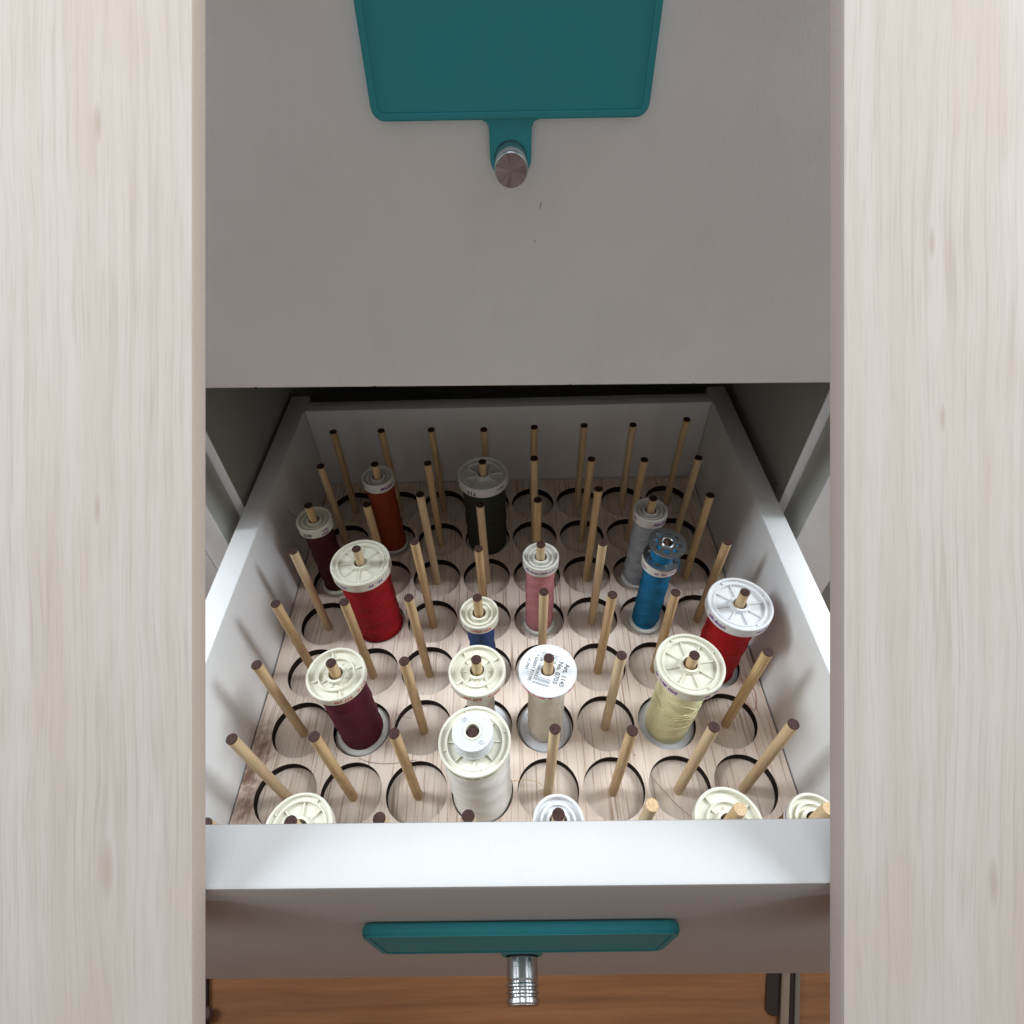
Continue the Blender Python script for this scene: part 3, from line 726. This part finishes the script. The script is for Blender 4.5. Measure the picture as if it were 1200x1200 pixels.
# ------------------------------------------------------------------ loose thread ends
def loose(ctrl, mat, label, rad=0.00016):
    bm = bmesh.new(); tube(bm, spline(ctrl, 10), rad, 5)
    return tag(build('loose_thread', bm, mat), label, 'thread', 'loose thread ends in the drawer')
x, y = spot(5, 8); e = TB + .0003
loose([(x + .0180, y - .006, .006), (x + .0220, y - .012, e), (x + .0245, y - .024, e), (x + .0205, y - .036, e), (x + .0165, y - .030, e), (x + .0175, y - .018, e + .001), (x + .0182, y - .010, .006)], T['scarlet'],
      'fine red thread loop beside the bright red spool', 0.00018)
x, y = spot(6, 2)
loose([(x - .001, y - .0192, .0064), (x + .006, y - .0225, e), (x + .017, y - .0245, e), (x + .030, y - .0240, e), (x + .040, y - .0225, e)], T['burgundy'], 'fine burgundy thread end in front of the burgundy spool', 0.00013)
loose([(x + .0192, y + .012, .0064), (x + .026, y + .008, e), (x + .034, y + .006, e)], T['burgundy'], 'short burgundy thread end to the right of the burgundy spool', 0.00012)
x, y = spot(7, 5)
loose([(x - .038, y - .006, e), (x - .028, y + .004, e), (x - .014, y + .006, e), (x - .004, y + .004, .004), (x + .0005, y - .0055, .004), (x + .003, y - .016, .0062), (x + .004, y - .022, e)],
      thread('gold', (0.62, 0.42, 0.16)), 'golden thread end curling past the peg at front centre', 0.00018)
x, y = spot(5, 4)
loose([(x - .0185, y + .022, e), (x - .0215, y + .013, e), (x - .0205, y + .004, e), (x - .0175, y - .003, e)], T['navy'], 'fine navy thread end left of the navy spool', 0.00013)
x, y = spot(6, 5)
loose([(x + .0090, y - .0075, .0765), (x + .0095, y - .0095, .060), (x + .0090, y - .0100, .040), (x + .0105, y - .0118, .018), (x + .0110, y - .0125, .0045)], T['cream'], 'pale thread end hanging down the sand coloured spool', 0.00028)
x, y = spot(4, 7)
loose([(x - .045, y + .022, e), (x - .036, y + .016, e), (x - .027, y + .014, e), (x - .021, y + .010, e)], T['oxblood'], 'dark hair thin thread end left of the blue spool', 0.00013)
x, y = spot(7, 7)
loose([(x - .026, y + .021, e), (x - .014, y + .006, .0012), (x - .002, y - .010, .0012), (x + .008, y - .022, e)], T['brown'], 'fine brown thread end across a hole near the right front', 0.00013)
x, y = spot(3, 1)
loose([(x - .0118, y + .004, .0770), (x - .0150, y + .006, .0775), (x - .0180, y + .007, .0785), (x - .0215, y + .009, .0825)], T['oxblood'], 'dark thread end sticking out of the cap marked 602', 0.00018)

# ------------------------------------------------------------------ things on the floor below the drawer
fr = tag(empty('floor_runner', (0.29, -0.08, -0.45), (0, 0, math.radians(-21))), 'pale and grey strips beside a dark slot on the floor at right', 'floor runner')
def frp(name, x0, x1, mat, h, y0=-0.20, y1=0.20, bev=0.0015):
    bm = bmesh.new(); box(bm, x0, x1, y0, y1, 0.0005, h, bev); build(name, bm, mat, fr)
frp('pale_strip', -0.0045, 0.0045, M['strip_tan'], 0.006); frp('grey_strip', 0.0100, 0.0155, M['strip_grey'], 0.005); frp('dark_groove', 0.0047, 0.0098, M['burnt'], 0.003)
bm = bmesh.new(); plate_with_holes(bm, rrect(-0.0190, -0.0050, -0.016, 0.20, 0.0065), [], 0.0005, 0.0020); build('dark_slot', bm, M['burnt'], fr)
fl = tag(empty('floor_batten', (-0.354, -0.07, -0.45), (0, 0, math.radians(19))), 'narrow dark batten with a small brown button on the floor at left', 'batten')
bm = bmesh.new(); box(bm, -0.006, 0.002, -0.2, 0.2, 0.0005, 0.006, 0.001); build('batten', bm, M['burnt'], fl)
bm = bmesh.new(); lathe(bm, [(0.0, 0.006), (0.006, 0.006), (0.007, 0.009), (0.005, 0.012), (0.0, 0.013)], 24, closed=False); build('button', bm, M['tip_dark'], fl, loc=(0.002, -0.012, 0.0))

# ------------------------------------------------------------------ two whitewashed border strips built as planks, tilted square to the view
PD, PT = 0.1570, 0.0070        # distance of their upper faces along the view direction, thickness
def plank(x0, x1, mat, label):
    """local x across, y along the plank, z towards the viewer; the plank leans at about 44 degrees"""
    y0, y1 = -0.172, 0.205
    bm = bmesh.new(); box(bm, x0, x1, y0, y1, -PT, 0.0, 0.0007, 3)
    for f in bm.faces:
        cx = f.calc_center_median().x
        if abs(cx - (x0 if x0 > 0 else x1)) < 0.0003: f.material_index = 1
    o = build('border_plank', bm, [mat, M['edge_r'] if x0 > 0 else M['edge_l']])
    p = CAM + CW * PD
    o.matrix_world = Matrix(((CR.x, CU.x, -CW.x, p.x), (CR.y, CU.y, -CW.y, p.y), (CR.z, CU.z, -CW.z, p.z), (0, 0, 0, 1)))
    return tag(o, label, 'plank', 'border strips at the sides')
s = PD / FPX
plank(-(600 + 14) * s, -(600 - 226) * s, M['plank_l'], 'whitewashed wooden border strip set square to the view at left')
plank((988 - 600) * s, (600 + 14) * s, M['plank_r'], 'whitewashed wooden border strip set square to the view at right')
